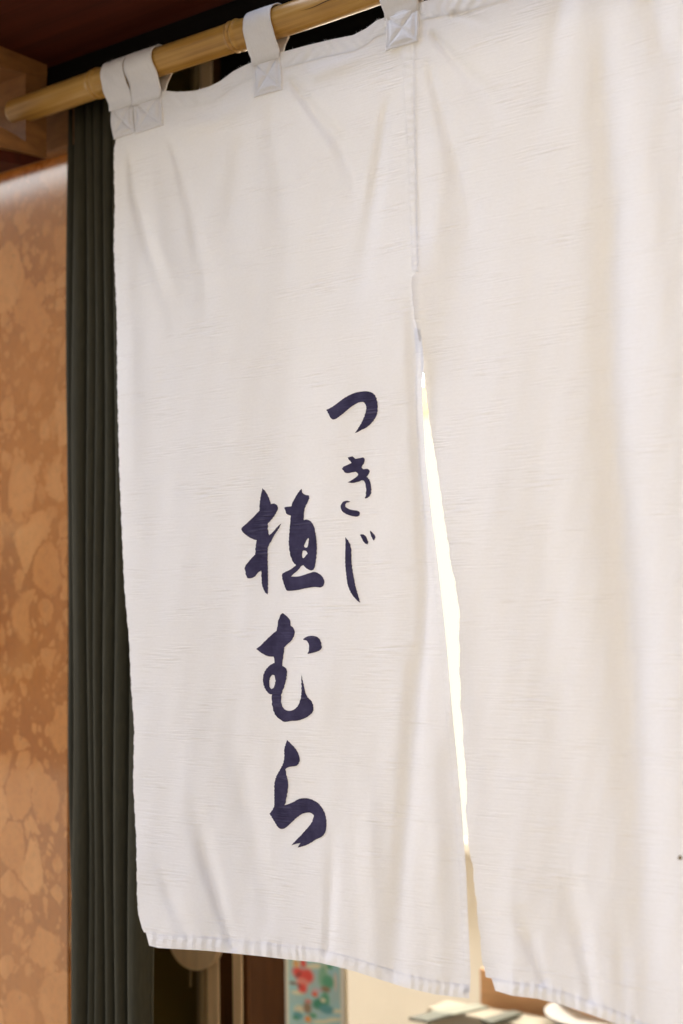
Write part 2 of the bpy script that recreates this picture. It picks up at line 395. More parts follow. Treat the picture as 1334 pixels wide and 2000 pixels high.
# walnut partition and the flower print on it
YP = .55
pt = box('wooden_partition', xpx(452, YP), xpx(672, YP), YP, YP+.003, 0, 2.748, M['partition'])
tag(pt, 'dark walnut partition inside the doorway carrying the flower print', 'partition')
tr_ = box('partition_trim', xpx(672, YP)+.0005, xpx(676, YP), YP-.002, YP+.003, 0, 2.747, M['trim'], pt)
def make_print():
    z0, z1 = float(PY(615, 2090, YP-.004)[2]), float(PY(615, 1868, YP-.004)[2])
    x0, x1 = xpx(558, YP-.004), xpx(671, YP-.004)
    nc, nr = 90, 170
    U, V = np.meshgrid(np.linspace(0, 1, nc), np.linspace(0, 1, nr))
    px, py = 558 + U*113, 1870 + V*220          # print coordinates (photo units), only for laying out the picture
    c = np.zeros((nr, nc, 3)); c[:] = (.35, .54, .56)
    n1 = np.sin(px*.06 + 1.3*np.sin(py*.045)) * np.sin(py*.07 + 2*np.sin(px*.03))
    c += n1[..., None]*np.array([-.03, .02, .04])
    def blob(x, y, rx, ry, col, rot=0., soft=.35):
        nonlocal c
        ca, sa = math.cos(rot), math.sin(rot); dx, dy = px-x, py-y
        e = np.hypot((dx*ca+dy*sa)/rx, (-dx*sa+dy*ca)/ry)
        a = np.clip((1+soft-e)/(2*soft), 0, 1)[..., None]; a = a*a*(3-2*a)
        c = c*(1-a) + np.array(col)*a
    cr, red, gr, dg, te, br = (.72, .68, .52), (.72, .07, .06), (.10, .36, .22), (.05, .26, .17), (.10, .32, .36), (.28, .20, .13)
    for b in [(615, 1889, 17, 5, cr, -.2), (582, 1946, 12, 4, cr, -.1), (585, 1978, 10, 8, cr, -.5), (658, 1968, 11, 4, cr, -.2), (650, 1986, 16, 4, cr, -.25),
              (628, 1994, 18, 4, cr, -.2), (655, 2020, 20, 6, cr, -.1), (585, 2035, 18, 6, cr, -.1), (637, 1890, 4, 9, cr, 0.), (656, 1912, 3, 18, (.60, .54, .50), 0.),
              (632, 1905, 8, 22, (.22, .45, .32), .1), (642, 1915, 11, 13, gr, 0.), (637, 1930, 9, 6, br, 0.), (636, 1950, 8, 14, gr, 0.), (624, 1960, 14, 10, dg, -.5),
              (638, 1968, 14, 9, te, 0.), (645, 1885, 6, 5, gr, 0.), (612, 1985, 7, 5, gr, 0.), (632, 1952, 5, 4, cr, 0.), (582, 1990, 10, 8, te, 0.), (578, 1996, 6, 4, dg, 0.),
              (601, 1972, 8, 11, br, 0.), (603, 1959, 7, 4, (.55, .22, .20), 0.), (616, 1943, 6, 5, (.75, .10, .04), 0.), (602, 1994, 6, 6, (.80, .28, .05), 0.),
              (620, 1935, 10, 4, (.55, .42, .48), 0.), (580, 1890, 7, 8, (.78, .55, .25), 0.), (580, 1889, 3, 5, (.80, .25, .06), 0.),
              (594, 1887, 6, 8, red, 0.), (586, 1908, 14, 11, red, .5), (602, 1910, 12, 14, red, 0.), (592, 1925, 12, 9, (.80, .24, .20), 0.), (592, 1936, 9, 9, red, 0.),
              (584, 1911, 3, 9, (.35, .05, .05), .7), (573, 1929, 7, 3, (.16, .07, .04), 0.), (585, 1932, 5, 2.5, (.25, .05, .04), .6)]:
        blob(*b)
    edge = np.minimum.reduce([px-558, 671-px, py-1870, 2090-py])
    a = np.clip((7-edge)/2.0, 0, 1)[..., None]; c = c*(1-a) + np.array((.70, .68, .60))*a
    # rounded card outline: snap the corner vertices on to the corner arc
    X, Z = x0 + U*(x1-x0), z1 + V*(z0-z1); rc = .010
    for i in range(nr):
        for j in range(nc):
            cxn = min(max(X[i, j], x0+rc), x1-rc); czn = min(max(Z[i, j], z0+rc), z1-rc)
            dx, dz = X[i, j]-cxn, Z[i, j]-czn; d = math.hypot(dx, dz)
            if d > rc and abs(dx) > 0 and abs(dz) > 0: X[i, j], Z[i, j] = cxn+dx*rc/d, czn+dz*rc/d
    verts = np.stack([X, np.full_like(X, YP-.005), Z], -1).reshape(-1, 3)
    m, n, out = new_mat('printed_card')
    at = N(n, 'ShaderNodeAttribute', attribute_name='print'); b = N(n, 'ShaderNodeBsdfPrincipled', i_Roughness=.5)
    n.links.new(at.outputs['Color'], b.inputs['Base Color']); n.links.new(b.outputs[0], out.inputs[0])
    o = link_mesh('flower_print', verts, grid_faces(nr, nc), m)
    ca = o.data.color_attributes.new('print', 'FLOAT_COLOR', 'POINT')
    ca.data.foreach_set('color', np.concatenate([np.clip(c*1.38, 0, .92), np.ones((nr, nc, 1))], -1).astype(np.float32).ravel())
    so = o.modifiers.new('card', 'SOLIDIFY'); so.thickness = .003; so.offset = -1
    tag(o, 'narrow card print of a red flower and green leaves on blue, round-cornered, below the curtain', 'poster')
make_print()

# ------------------------------------------------------------------ shop interior
YB = 2.30
bw = box('back_wall', -5.5, 3.2, YB, YB+.1, 0, 2.75, M['cream']); tag(bw, 'cream plastered back wall of the shop seen through the gap', 'wall')
fl = box('floor', -5.5, 3.2, .30, YB, -.002, .02, M['floor']); tag(fl, kind='structure')
ce = box('ceiling', -5.5, 3.2, .021, YB+.1, 2.75, 2.85, M['cream']); tag(ce, kind='structure')
box_l = box('side_wall', -5.6, -5.5, .30, YB+.1, 0, 2.85, M['cream']); tag(box_l, 'far left inner wall of the shop, hidden behind the marble', 'wall')
box_r = box('side_wall', 3.2, 3.3, .0, YB+.1, 0, 2.85, M['cream']); tag(box_r, 'right inner wall of the shop, hidden behind the right curtain panel', 'wall')
fw = box('front_wall', xpx(133, .08)-4.6, xpx(285, .33)-.01, .302, .40, 0, 2.75, M['cream']); tag(fw, 'inner face of the shop front behind the marble', 'wall')

wz0, wz1 = float(PY(908, 1640, YB-.04)[2]), float(PY(828, 812, YB-.04)[2])
wx0, wx1 = xpx(700, YB-.04, 1200), xpx(1700, YB-.04, 1200)
lw = empty('lit_window', ((wx0+wx1)/2, YB-.03, wz0)); tag(lw, 'glowing frosted window in the back wall, bright through the curtain slit', 'window')
box('pane', wx0, wx1, YB-.03, YB-.01, wz0, wz1, M['lit'], lw)
box('frame', wx0-.05, wx1+.05, YB-.06, YB-.002, wz1, wz1+.10, M['beam'], lw)
box('sill', wx0-.05, wx1+.05, YB-.07, YB-.002, wz0-.03, wz0, M['cream'], lw)

lp = PY(824, 735, 1.75)
cl = empty('ceiling_lamp', (lp[0], 1.75, lp[2])); tag(cl, 'bright white tube lamp hanging inside, glimpsed at the top of the slit', 'lamp')
box('tube', lp[0]-.6, lp[0]+.6, 1.73, 1.77, lp[2]-.016, lp[2]+.02, M['tube'], cl, .012)
box('housing', lp[0]-.65, lp[0]+.65, 1.72, 1.78, lp[2]+.021, lp[2]+.06, M['china'], cl)
for s in (-.5, .5): box('rod', lp[0]+s-.004, lp[0]+s+.004, 1.746, 1.754, lp[2]+.06, 2.75, M['china'], cl)
for i, (x, y) in enumerate([(-1.6, 1.85), (.2, 1.85)]):
    d = bpy.data.lights.new('ceiling_panel', 'AREA'); d.shape = 'RECTANGLE'; d.size = 1.1; d.size_y = .5; d.energy = 15.0; d.color = (1.0, .93, .83)
    o = bpy.data.objects.new('shop_light', d); COL.objects.link(o); o.location = (x, y, 2.70)

# counter and what lies on it
ZC = .86
c_back = PZ(1000, 1974, ZC); c_front = PZ(1000, 2300, ZC)
ct = empty('counter', (c_back[0], 1.3, 0)); tag(ct, 'pale counter top inside the shop, below the split in the curtain', 'counter')
box('counter_top', float(PZ(803, 1980, ZC)[0]), 2.6, .75, float(c_back[1]), ZC-.04, ZC, M['counter'], ct, .004)
box('counter_base', float(PZ(803, 1980, ZC)[0])+.04, 2.55, .80, float(c_back[1])-.03, .02, ZC-.041, M['orange_wood'], ct)
def flat_on(name, corners_px, z, th, mat, label=None, cat=None, group=None):
    pts = [PZ(*p, z) for p in corners_px]
    v = [tuple(p) for p in pts] + [(p[0], p[1], p[2]-th) for p in pts]
    k = len(pts)
    f = [tuple(range(k)), tuple(range(2*k-1, k-1, -1))] + [(i, i+k, (i+1) % k+k, (i+1) % k) for i in range(k)]
    o = link_mesh(name, v, f, mat)
    return tag(o, label, cat, group)
YO = float(c_back[1]) + .02
ow = box('wooden_backboard', xpx(938, YO, 1930), xpx(1500, YO, 1930), YO, YO+.03, ZC-.2, float(PY(960, 1896, YO)[2]), M['orange_wood'])
tag(ow, 'orange cypress board standing behind the pale counter', 'board')
flat_on('booklet', [(798, 1987), (845, 1975), (884, 1980), (835, 1994)], ZC+.008, .004, M['booklet'], 'dark green booklet lying left on the counter below the white curtain', 'booklet', 'booklets on the counter')
flat_on('booklet', [(938, 1990), (1000, 1973), (1020, 1977), (960, 1997)], ZC+.008, .005, M['booklet'], 'dark green booklet nearer the orange board on the counter', 'booklet', 'booklets on the counter')
flat_on('paper_sheet', [(842, 1974), (930, 1959), (955, 1966), (872, 1984)], ZC+.003, .002, M['grey_card'], 'grey green card lying between the two dark booklets on the counter', 'paper')
def dish():
    c = PZ(1185, 1992, ZC+.012); prof = [(0, .004), (.05, .004), (.075, .012), (.088, .022), (.090, .023), (.088, .019), (.06, .0), (0, .0)]
    n = 40; verts = []; faces = []
    for i in range(n):
        t = 2*math.pi*i/n
        for r, z in prof: verts.append((c[0]+r*math.cos(t), c[1]+r*math.sin(t), ZC+.001+z))
    k = len(prof)
    for i in range(n):
        j = (i+1) % n
        for q in range(k-1): faces.append((i*k+q, j*k+q, j*k+q+1, i*k+q+1))
    tag(link_mesh('dish', verts, faces, M['china'], smooth=True), 'round white china dish on the counter under the right curtain panel', 'dish')
dish()

# ------------------------------------------------------------------ bamboo pole
POLE_Z = float(PY(400, 92, 0)[2]); PR = .0158
X_END = float(PY(24, 223, 0)[0])+.002
def pole():
    e = empty('bamboo_pole', (0, 0, POLE_Z)); tag(e, 'golden brown bamboo pole carrying the white curtain, its left end in the bracket', 'pole')
    nodes = [float(PY(192, 165, 0)[0]), float(PY(463, 70, 0)[0])]
    d = nodes[1]-nodes[0]
    nodes = nodes + [nodes[1]+d*1.15, nodes[1]+d*2.4]
    xs = sorted(set(np.round(np.r_[X_END, X_END+.0015, X_END+.004, np.linspace(X_END+.006, 1.6, 380), *[np.linspace(nx-.012, nx+.012, 25) for nx in nodes]], 5)))
    n = 28; verts = []; 
    for x in xs:
        r = PR*(1 + .02*math.sin(x*17+1)) 
        for nx in nodes:
            u = x-nx
            r += .0019*math.exp(-((u-.004)/.0028)**2) + .0012*math.exp(-((u+.0035)/.0025)**2) - .0012*math.exp(-((u+.0003)/.0012)**2)
        if x < X_END+.004: r -= .0022*(1-(x-X_END)/.004)
        bend = .0022*math.sin((x-nodes[0])/d*math.pi)
        for i in range(n):
            t = 2*math.pi*i/n
            verts.append((x, r*math.cos(t), POLE_Z+bend*.35+r*math.sin(t)))
    k = len(xs); faces = [(a*n+i, a*n+(i+1) % n, (a+1)*n+(i+1) % n, (a+1)*n+i) for a in range(k-1) for i in range(n)]
    faces.append(tuple(range(n-1, -1, -1))); faces.append(tuple((k-1)*n+i for i in range(n)))
    link_mesh('culm', verts, faces, M['bamboo'], e, smooth=True)
    for nx in nodes:
        n2 = 28; v = []; f = []
        for q, (u, dr_) in enumerate([(-.0016, .0002), (-.0008, .0009), (.0002, .0002)]):
            for i in range(n2):
                t = 2*math.pi*i/n2; v.append((nx-.0030+u, (PR+.0006+dr_)*math.cos(t), POLE_Z+(PR+.0006+dr_)*math.sin(t)))
        for q in range(2):
            for i in range(n2): f.append((q*n2+i, q*n2+(i+1) % n2, (q+1)*n2+(i+1) % n2, (q+1)*n2+i))
        link_mesh('node_ring', v, f, M['bamboo_node'], e, smooth=True)
    # long drying crack along the culm, right of the middle tab
    for (pa, pb, ang) in [((588, 41), (735, -16), 195), ((190, 178), (262, 158), 232)]:
        xa, xb = float(PY(*pa, -.015)[0]), float(PY(*pb, -.015)[0]); v = []; f = []
        for i, x in enumerate(np.linspace(xa, xb, 14)):
            wdt = .00055*math.sin(math.pi*(i+.4)/14.2); t = R(ang + 3*math.sin(i*.9))
            rr = PR*(1 + .02*math.sin(x*17+1)) + .0003
            bend = .0022*math.sin((x-nodes[0])/d*math.pi)*.35
            for s in (-1, 1): v.append((x, rr*math.cos(t+s*wdt/PR), POLE_Z+bend+rr*math.sin(t+s*wdt/PR)))
        for i in range(13): f.append((2*i, 2*i+1, 2*i+3, 2*i+2))
        link_mesh('crack', v, f, M['crack'], e)
pole()

# ------------------------------------------------------------------ bracket holding the pole end
def bracket():
    xa = float(PY(130, 210, .05)[0]); xb = float(PY(94, 200, .03)[0])
    zt = float(PY(128, 122, .05)[2]); zb = float(PY(130, 302, .078)[2])
    e = empty('pole_bracket', (xb, .08, zb)); tag(e, 'brown wooden bracket at the top left that cups the end of the bamboo pole', 'bracket')
    box('mount_plate', xa-.30, xa, .062, .079, zb, zt, M['bracket'], e, .004)
    def cheek(name, pts, dx, th, mat):
        P = [PX(px, py, xb+dx) for px, py in pts]; bm = bmesh.new()
        vs = [bm.verts.new(tuple(p)) for p in P]; f = bm.faces.new(vs)
        r = bmesh.ops.extrude_face_region(bm, geom=[f]); bmesh.ops.translate(bm, vec=(-th, 0, 0), verts=[v for v in r['geom'] if isinstance(v, bmesh.types.BMVert)])
        return bm_obj(name, bm, mat, e)
    cheek('top_rail', [(-170,4),(92,90),(92,150),(50,143),(-170,88)], 0, .05, M['bracket'])
    cheek('upright', [(50,144),(91,151),(91,303),(50,292)], -.001, .05, M['bracket'])
    cheek('cradle', [(-130,100),(-112,160),(-70,208),(-30,232),(0,247),(25,260),(50,276),(75,291),(92,301),(92,308),(50,298),(0,288),(-60,275),(-160,240),(-170,110)], .004, .045, M['bracket'])
    cheek('base_rail', [(-170,240),(0,290),(91,310),(46,323),(0,315),(-170,262)], -.003, .05, M['dark_wood'])
bracket()

# ------------------------------------------------------------------ the curtain (noren)
# Outlines traced on the cloth plane; folds are real relief d (metres towards the street).
LT = [(222,205),(262,192),(318,178),(345,181),(380,179),(410,170),(430,160),(455,141),(480,128),(497,121),(525,112),(555,102),(600,90),(650,78),(690,70),(715,57),(735,42),(750,36),(785,28)]
LL = [(222,205),(226,272),(222,300),(224,400),(222,480),(228,620),(229,760),(233,920),(238,1040),(243,1150),(252,1250),(256,1340),(262,1420),(260,1530),(266,1640),(268,1760),(271,1792),(282,1825),(290,1846)]
LB = [(290,1846),(310,1851),(400,1856),(500,1866),(560,1873),(620,1879),(660,1888),(690,1896),(740,1912),(790,1928),(850,1942),(918,1950)]
LR = [(778,28),(783.5,110),(791.5,250),(799.5,400),(804.5,500),(814,532),(818,600),(823,660),(827,700),(827,722),(824,748),(827,830),(831,900),(842,1000),(855,1100),(863,1175),(871,1250),(884,1400),(894,1500),(903,1600),(905,1640),(910,1700),(914,1800),(919,1900),(918,1950)]
RL = [(807,30),(809.5,109),(811.5,296),(816.5,527),(804,540),(804,565),(808,610),(817,655),(823,690),(829,745),(840,830),(852,900),(866,1000),(872,1040),(881,1100),(888,1135),(897,1185),(897,1250),(898,1310),(900,1380),(905,1440),(906,1475),(912,1525),(910,1580),(914,1640),(924,1700),(934,1800),(940,1860),(946,1900),(952,1918),(966,1934)]
RB = [(966,1934),(1000,1944),(1050,1950),(1100,1963),(1150,1980),(1200,1998),(1260,2025),(1334,2047),(1500,2095)]
RT = [(776,30),(800,14),(830,3),(860,-3),(900,-10),(1000,-38),(1100,-85),(1150,-122),(1190,-138),(1250,-138),(1334,-158),(1500,-222)]
RR = [(1500,-222),(1500,700),(1505,1400),(1500,2095)]

def dist_poly(px, py, pts):
    """signed-free distance to a polyline and the arc parameter of the foot"""
    p = np.asarray(pts, float); seg = np.hypot(*np.diff(p, axis=0).T); cum = np.r_[0, np.cumsum(seg)]
    best = np.full(px.shape, 1e9); tb = np.zeros(px.shape)
    for i in range(len(p)-1):
        ax, ay = p[i]; bx, by = p[i+1]; L2 = (bx-ax)**2+(by-ay)**2
        t = np.clip(((px-ax)*(bx-ax)+(py-ay)*(by-ay))/L2, 0, 1)
        d = np.hypot(px-(ax+t*(bx-ax)), py-(ay+t*(by-ay)))
        k = d < best; best = np.where(k, d, best); tb = np.where(k, (cum[i]+t*seg[i])/cum[-1], tb)
    return best, tb
# (polyline, half width start, end, depth mm start, mid, end)   negative depth = valley
FL = [([(252,285),(262,380),(290,480),(330,600),(345,680)], 7, 26, -2.2, -3.2, 0),
      ([(292,300),(300,420),(318,540),(330,700)], 18, 36, 1.5, 3.0, 0),
      ([(330,265),(352,330),(375,420),(400,560),(410,660)], 9, 26, -2.4, -2.4, 0),
      ([(468,262),(456,420),(452,540)], 16, 30, -1.0, -2.2, 0),
      ([(525,200),(540,320),(560,450),(565,560)], 14, 28, -1.6, -2.0, 0),
      ([(562,150),(610,215),(660,275),(690,350),(700,430)], 10, 26, -3.4, -3.0, 0),
      ([(760,180),(738,330),(716,480),(705,600)], 12, 26, -1.6, -2.4, 0),
      ([(600,150),(650,130),(720,105)], 16, 16, 1.6, 2.2, .5),
      ([(320,255),(420,235),(490,190)], 16, 16, .5, 2.0, .5),
      ([(238,300),(250,600),(255,900),(275,1200)], 18, 36, 1.5, 3.0, 0),
      ([(425,1370),(470,1500),(500,1640),(525,1800)], 30, 20, 0, -1.8, -.6),
      ([(370,1540),(398,1660),(432,1780),(455,1850)], 20, 9, 0, -3.0, -1.4),
      ([(300,1660),(335,1760),(370,1840)], 14, 14, 0, -1.6, -.4),
      ([(655,1600),(648,1720),(640,1860)], 16, 9, 0, -1.8, -1.2),
      ([(812,1250),(806,1420),(790,1620),(782,1760),(770,1900)], 16, 20, -1.6, -3.2, -1.6),
      ([(845,1400),(852,1650),(858,1900)], 22, 26, 0, 2.2, .8),
      ([(716,1500),(725,1700),(730,1880)], 22, 22, 0, 1.6, .5),
      ([(560,1100),(600,1350),(600,1600)], 60, 60, 0, 2.2, 0),
      ([(690,500),(660,800),(640,1100)], 70, 60, 0, 2.5, 0)]
FR = [([(838,60),(900,130),(960,190),(1000,240)], 8, 20, -3.2, -2.6, 0),
      ([(832,110),(858,200),(890,310),(920,420),(940,560)], 9, 28, -2.4, -3.2, 0),
      ([(845,250),(855,380),(850,520),(862,700)], 16, 28, 1.0, 3.0, 0),
      ([(878,26),(910,34),(960,48)], 8, 10, -2.4, -1.2, 0),
      ([(1110,-40),(1085,60),(1068,180),(1062,330)], 14, 30, -2.4, -2.2, 0),
      ([(1178,-60),(1180,120),(1190,260),(1202,400),(1195,560),(1196,740),(1204,880),(1220,1050),(1236,1250),(1248,1450),(1258,1650),(1268,1850),(1290,2040)], 20, 36, -3.2, -5.0, -2.6),
      ([(1265,-30),(1290,70),(1330,170),(1370,300)], 16, 30, -3.5, -3.0, 0),
      ([(1240,150),(1262,330),(1290,600),(1310,1000)], 26, 50, 1.5, 3.5, 0),
      ([(1115,700),(1120,950),(1150,1300),(1175,1600)], 40, 50, 0, 3.0, 0),
      ([(1010,1760),(1032,1830),(1062,1915)], 16, 7, 0, -3.0, -1.6),
      ([(1105,1700),(1128,1810),(1146,1890),(1154,1950)], 20, 8, 0, -3.0, -1.6),
      ([(960,1300),(985,1500),(1000,1700)], 40, 30, 0, -1.6, 0),
      ([(1205,1750),(1215,1900),(1225,2000)], 14, 12, 0, -2.0, -.8),
      ([(930,700),(940,1000),(950,1300)], 40, 40, 0, 2.0, 0)]
CREASE = [(800,540),(806,640),(812,780),(820,920),(827,1040),(832,1130),(826,1260),(815,1400)]
def relief(px, py, side):
    px = np.asarray(px, float); py = np.asarray(py, float)
    d = np.zeros(px.shape)
    for pts, w0, w1, a0, am, a1 in (FL if side == 'L' else FR):
        q, t = dist_poly(px, py, pts)
        wd = (w0+(w1-w0)*t)*((.8 if w0 < 13 else 1.0) if side == 'L' else (.95 if w0 < 13 else 1.3)); amp = np.where(t < .5, a0+(am-a0)*t*2, am+(a1-am)*(t-.5)*2)
        d += (1.95 if side == 'L' else (2.2 if pts[0][0] in (1178, 1196) else 1.6))*amp*np.clip(t/.10, 0, 1)*.001*np.exp(-(q/wd)**2)
    # broad billow of the hanging cloth
    s = 0. if side == 'L' else 2.1
    k = np.clip((py-120)/500, 0, 1)
    d += k*(.0018*np.sin(px*.017+s+py*.0011) + .0006*np.sin(px*.043+1.7*s-py*.0017+1))
    d += .0003*np.sin(px*.11+py*.012)*np.sin(py*.017+px*.02)
    if side == 'L':
        cx = np.interp(py, [p[1] for p in CREASE], [p[0] for p in CREASE])
        on = np.clip((py-545)/90, 0, 1)*np.clip((1500-py)/380, 0, 1)
        d += -.0042*on*np.exp(-((px-cx)/13.)**2) + on*.00030*np.clip(px-cx-3, 0, 60)
        d += .004*np.clip((py-1300)/600, 0, 1)*np.clip((px-700)/200, 0, 1)
        d -= .007*np.clip((300-px)/75, 0, 1)**2*np.clip((py-230)/150, 0, 1)
        # left lower corner curls away
        d -= .006*np.clip((330-px)/60, 0, 1)*np.clip((py-1700)/130, 0, 1)
    else:
        d += .010*np.clip((870-px)/66, 0, 1)**1.5*np.clip((py-440)/100, 0, 1)*np.clip((800-py)/150, 0, 1)
        d += .0012
        d -= .010*np.clip((890-px)/70, 0, 1)**2*np.clip((py-620)/200, 0, 1)
        d -= .010*np.clip((1000-px)/70, 0, 1)*np.clip((py-1650)/260, 0, 1)
    return d
def coons(T, B, L, Rr, nr, nc):
    u = np.linspace(0, 1, nc); v = np.linspace(0, 1, nr)
    # parametrise top/bottom by x and sides by y so that weft lines stay level
    def bx(p, t):
        p = np.asarray(p, float); x = p[0, 0]+(p[-1, 0]-p[0, 0])*t; return np.stack([x, np.interp(x, p[:, 0], p[:, 1])], -1)
    def by(p, t):
        p = np.asarray(p, float); y = p[0, 1]+(p[-1, 1]-p[0, 1])*t; return np.stack([np.interp(y, p[:, 1], p[:, 0]), y], -1)
    t_, b_, l_, r_ = bx(T, u), bx(B, u), by(L, v), by(Rr, v)
    U, V = u[None, :, None], v[:, None, None]
    return ((1-V)*t_[None]+V*b_[None] + (1-U)*l_[:, None]+U*r_[:, None]
            - ((1-U)*(1-V)*t_[0]+U*(1-V)*t_[-1]+(1-U)*V*b_[0]+U*V*b_[-1]))
_pk = {}
def pucker(px, seed=0):
    """irregular gathers along a stitched hem, about -1..1"""
    if seed not in _pk:
        r = np.random.default_rng(100+seed); x = np.cumsum(r.uniform(5.5, 13, 420))-400
        _pk[seed] = (x, np.where(np.arange(420) % 2, 1, -1)*r.uniform(.15, 1.0, 420))
    x, y = _pk[seed]; px = np.asarray(px, float)
    k = np.clip(np.searchsorted(x, px)-1, 0, len(x)-2); t = np.clip((px-x[k])/(x[k+1]-x[k]), 0, 1); t = t*t*(3-2*t)
    return y[k]*(1-t)+y[k+1]*t
def edge_noise(a): return .7*np.sin(a*.19)+.5*np.sin(a*.47+1)+.4*np.sin(a*1.03+2)
def cloth_obj(name, P, d, mat, parent, smooth=True):
    """P: (nr,nc,2) outline coordinates, d: relief"""
    wp = PY(P[..., 0], P[..., 1], -d); flat = PY(P[..., 0], P[..., 1], 0*d)
    uv = np.stack([flat[..., 0], flat[..., 2]], -1).reshape(-1, 2)
    return link_mesh(name, wp.reshape(-1, 3), grid_faces(*P.shape[:2]), mat, parent, smooth, uv)

noren = empty('noren_curtain', (0, 0, float(PY(600, 1870, 0)[2])))
tag(noren, 'white cotton split shop curtain with dark indigo brush lettering, hanging from the bamboo pole', 'curtain')

HEMW = 27.
def base_relief(P, side, bottom):
    d = relief(P[..., 0], P[..., 1], side)
    yb = np.interp(P[..., 0], [p[0] for p in bottom], [p[1] for p in bottom])
    band = np.clip((P[..., 1]-(yb-HEMW-10))/10, 0, 1)
    return d + band*.0006*pucker(P[..., 0], 0 if side == 'L' else 8)
def panel(side):
    T, B, L, Rr = (LT, LB, LL, LR) if side == 'L' else (RT, RB, RL, RR)
    nr, nc = (450, 170) if side == 'L' else (500, 190)
    # the sheet ends inside its hems; the hem strips carry on from there
    T2 = [(x, y+(28.5 if side == 'L' else 32.5)) for x, y in T]; B2 = [(x, y-HEMW+1.8) for x, y in B]
    if side == 'L': R2 = [(x-(11*min(1, max(0, (y-640)/60))), y) for x, y in Rr]; L2 = L
    else: L2 = L; R2 = Rr
    def cut(p, y0, y1):
        p = np.asarray(p, float); yy = np.unique(np.r_[y0, p[(p[:, 1] > y0) & (p[:, 1] < y1), 1], y1])
        return list(zip(np.interp(yy, p[:, 1], p[:, 0]), yy))
    def top_y(x): return float(np.interp(x, [p[0] for p in T2], [p[1] for p in T2]))
    T2 = [(L2[0][0], top_y(L2[0][0]))] + [p for p in T2 if L2[0][0]+3 < p[0] < R2[0][0]-3] + [(R2[0][0], top_y(R2[0][0]))]
    L2 = cut(L2, T2[0][1], B2[0][1]); R2 = cut(R2, T2[-1][1], B2[-1][1])
    T2[0] = L2[0]; T2[-1] = R2[0]; B2[0] = L2[-1]; B2[-1] = R2[-1]
    P = coons(T2, B2, L2, R2, nr, nc)
    # worn, slightly ragged side edges
    rag = edge_noise(P[:, :1, 1]); wgt = np.linspace(1, 0, nc)[None, :]**8
    P[..., 0] += wgt*rag*.7
    if side == 'R': P[..., 0] += wgt*np.clip((P[..., 1]-1000)/100, 0, 1)*.9*np.sin(P[..., 1]*.09)
    o = cloth_obj('panel', P, base_relief(P, side, B), M['cloth'], noren)
    # bottom hem: doubled cloth, gathered by its stitching
    x0, x1 = B[0][0], B[-1][0]; u = np.linspace(x0+1.5, x1-1.0, int((x1-x0)/2.2)); v = np.linspace(0, 1, 12)
    yb = np.interp(u, [p[0] for p in B], [p[1] for p in B])
    HP = np.stack([np.broadcast_to(u, (12, len(u))), yb[None]-HEMW*(1-v[:, None])+.6], -1).copy()
    if side == 'L': HP[..., 0] += np.clip((330-HP[..., 0])/40, 0, 1)*np.array([-6*(1-t) for t in v])[:, None]*1.2
    else: HP[..., 0] += np.clip((990-HP[..., 0])/25, 0, 1)*np.array([-9*(1-t) for t in v])[:, None]
    prof = np.sin(np.pi*np.clip(v, .03, .97))[:, None]
    hd_ = base_relief(HP, side, B) + .0006 + prof*(.0006 + .0004*pucker(HP[..., 0]+5*np.sin(HP[..., 1]*.13), 0 if side == 'L' else 8))
    hem = cloth_obj('bottom_hem', HP, hd_, M['hem'], o)
    return o
pL = panel('L'); pR = panel('R')
pL['label'] = 'left panel with the brush lettering'; pR['label'] = 'plain right panel without lettering'

# top hem: a rolled band below the raw upper edge
def top_hem(side, par, T, x0, x1, wdt):
    u = np.arange(x0, x1, 2.2); v = np.linspace(0, 1, 12)
    yt = np.interp(u, [p[0] for p in T], [p[1] for p in T])
    HP = np.stack([np.broadcast_to(u, (12, len(u))), yt[None]-1.5+wdt*v[:, None]], -1).copy()
    prof = np.sin(np.pi*np.clip(v, .0, .97))[:, None]**.7
    d = relief(HP[..., 0], HP[..., 1], side) + .0006 + prof*(.0009 + .0009*pucker(HP[..., 0]*.8+6*np.sin(HP[..., 1]*.11), 16 if side == 'L' else 24))
    return cloth_obj('top_hem', HP, d, M['hem'], par)
top_hem('L', pL, LT, 224, 780, 32); top_hem('R', pR, RT, 800, 1480, 36)

# flat-felled seam joining the two panels above the split
def seam():
    yy = np.linspace(60, 531, 160); xl = np.interp(yy, [109, 296, 530], [782, 793, 804]); xr = np.interp(yy, [105, 296, 530], [811, 813, 818])
    v = np.linspace(0, 1, 12)
    HP = np.stack([xl[:, None]*(1-v)+xr[:, None]*v + .6*np.sin(yy*.25)[:, None], np.broadcast_to(yy[:, None], (160, 12))], -1)
    prof = np.sin(np.pi*np.clip(v, .04, .96))[None]**.5
    d = relief(HP[..., 0], HP[..., 1], 'R') + .0006 + prof*.0006 + .0003*np.sin(yy*.31+2*np.sin(yy*.05))[:, None]*np.sin(np.pi*v)[None] - .0004*np.exp(-((v-.15)/.06)**2)[None] - .0004*np.exp(-((v-.82)/.06)**2)[None]
    return cloth_obj('seam', HP, d, M['hem'], noren)
seam()

# side hem of the left panel along the split, lower half
def side_hem():
    yy = np.linspace(640, 1938, 360); xr = np.interp(yy, [p[1] for p in LR], [p[0] for p in LR])+.3
    v = np.linspace(0, 1, 8)
    HP = np.stack([xr[:, None]-13*(1-v)[None], np.broadcast_to(yy[:, None], (360, 8))], -1)
    prof = np.sin(np.pi*np.clip(v, .0, 1))[None]**.6
    d = relief(HP[..., 0], HP[..., 1], 'L') + .0005 + prof*(.0003+.0003*pucker(yy, 28)[:, None])
    return cloth_obj('side_hem', HP, d, M['hem'], pL)
side_hem()

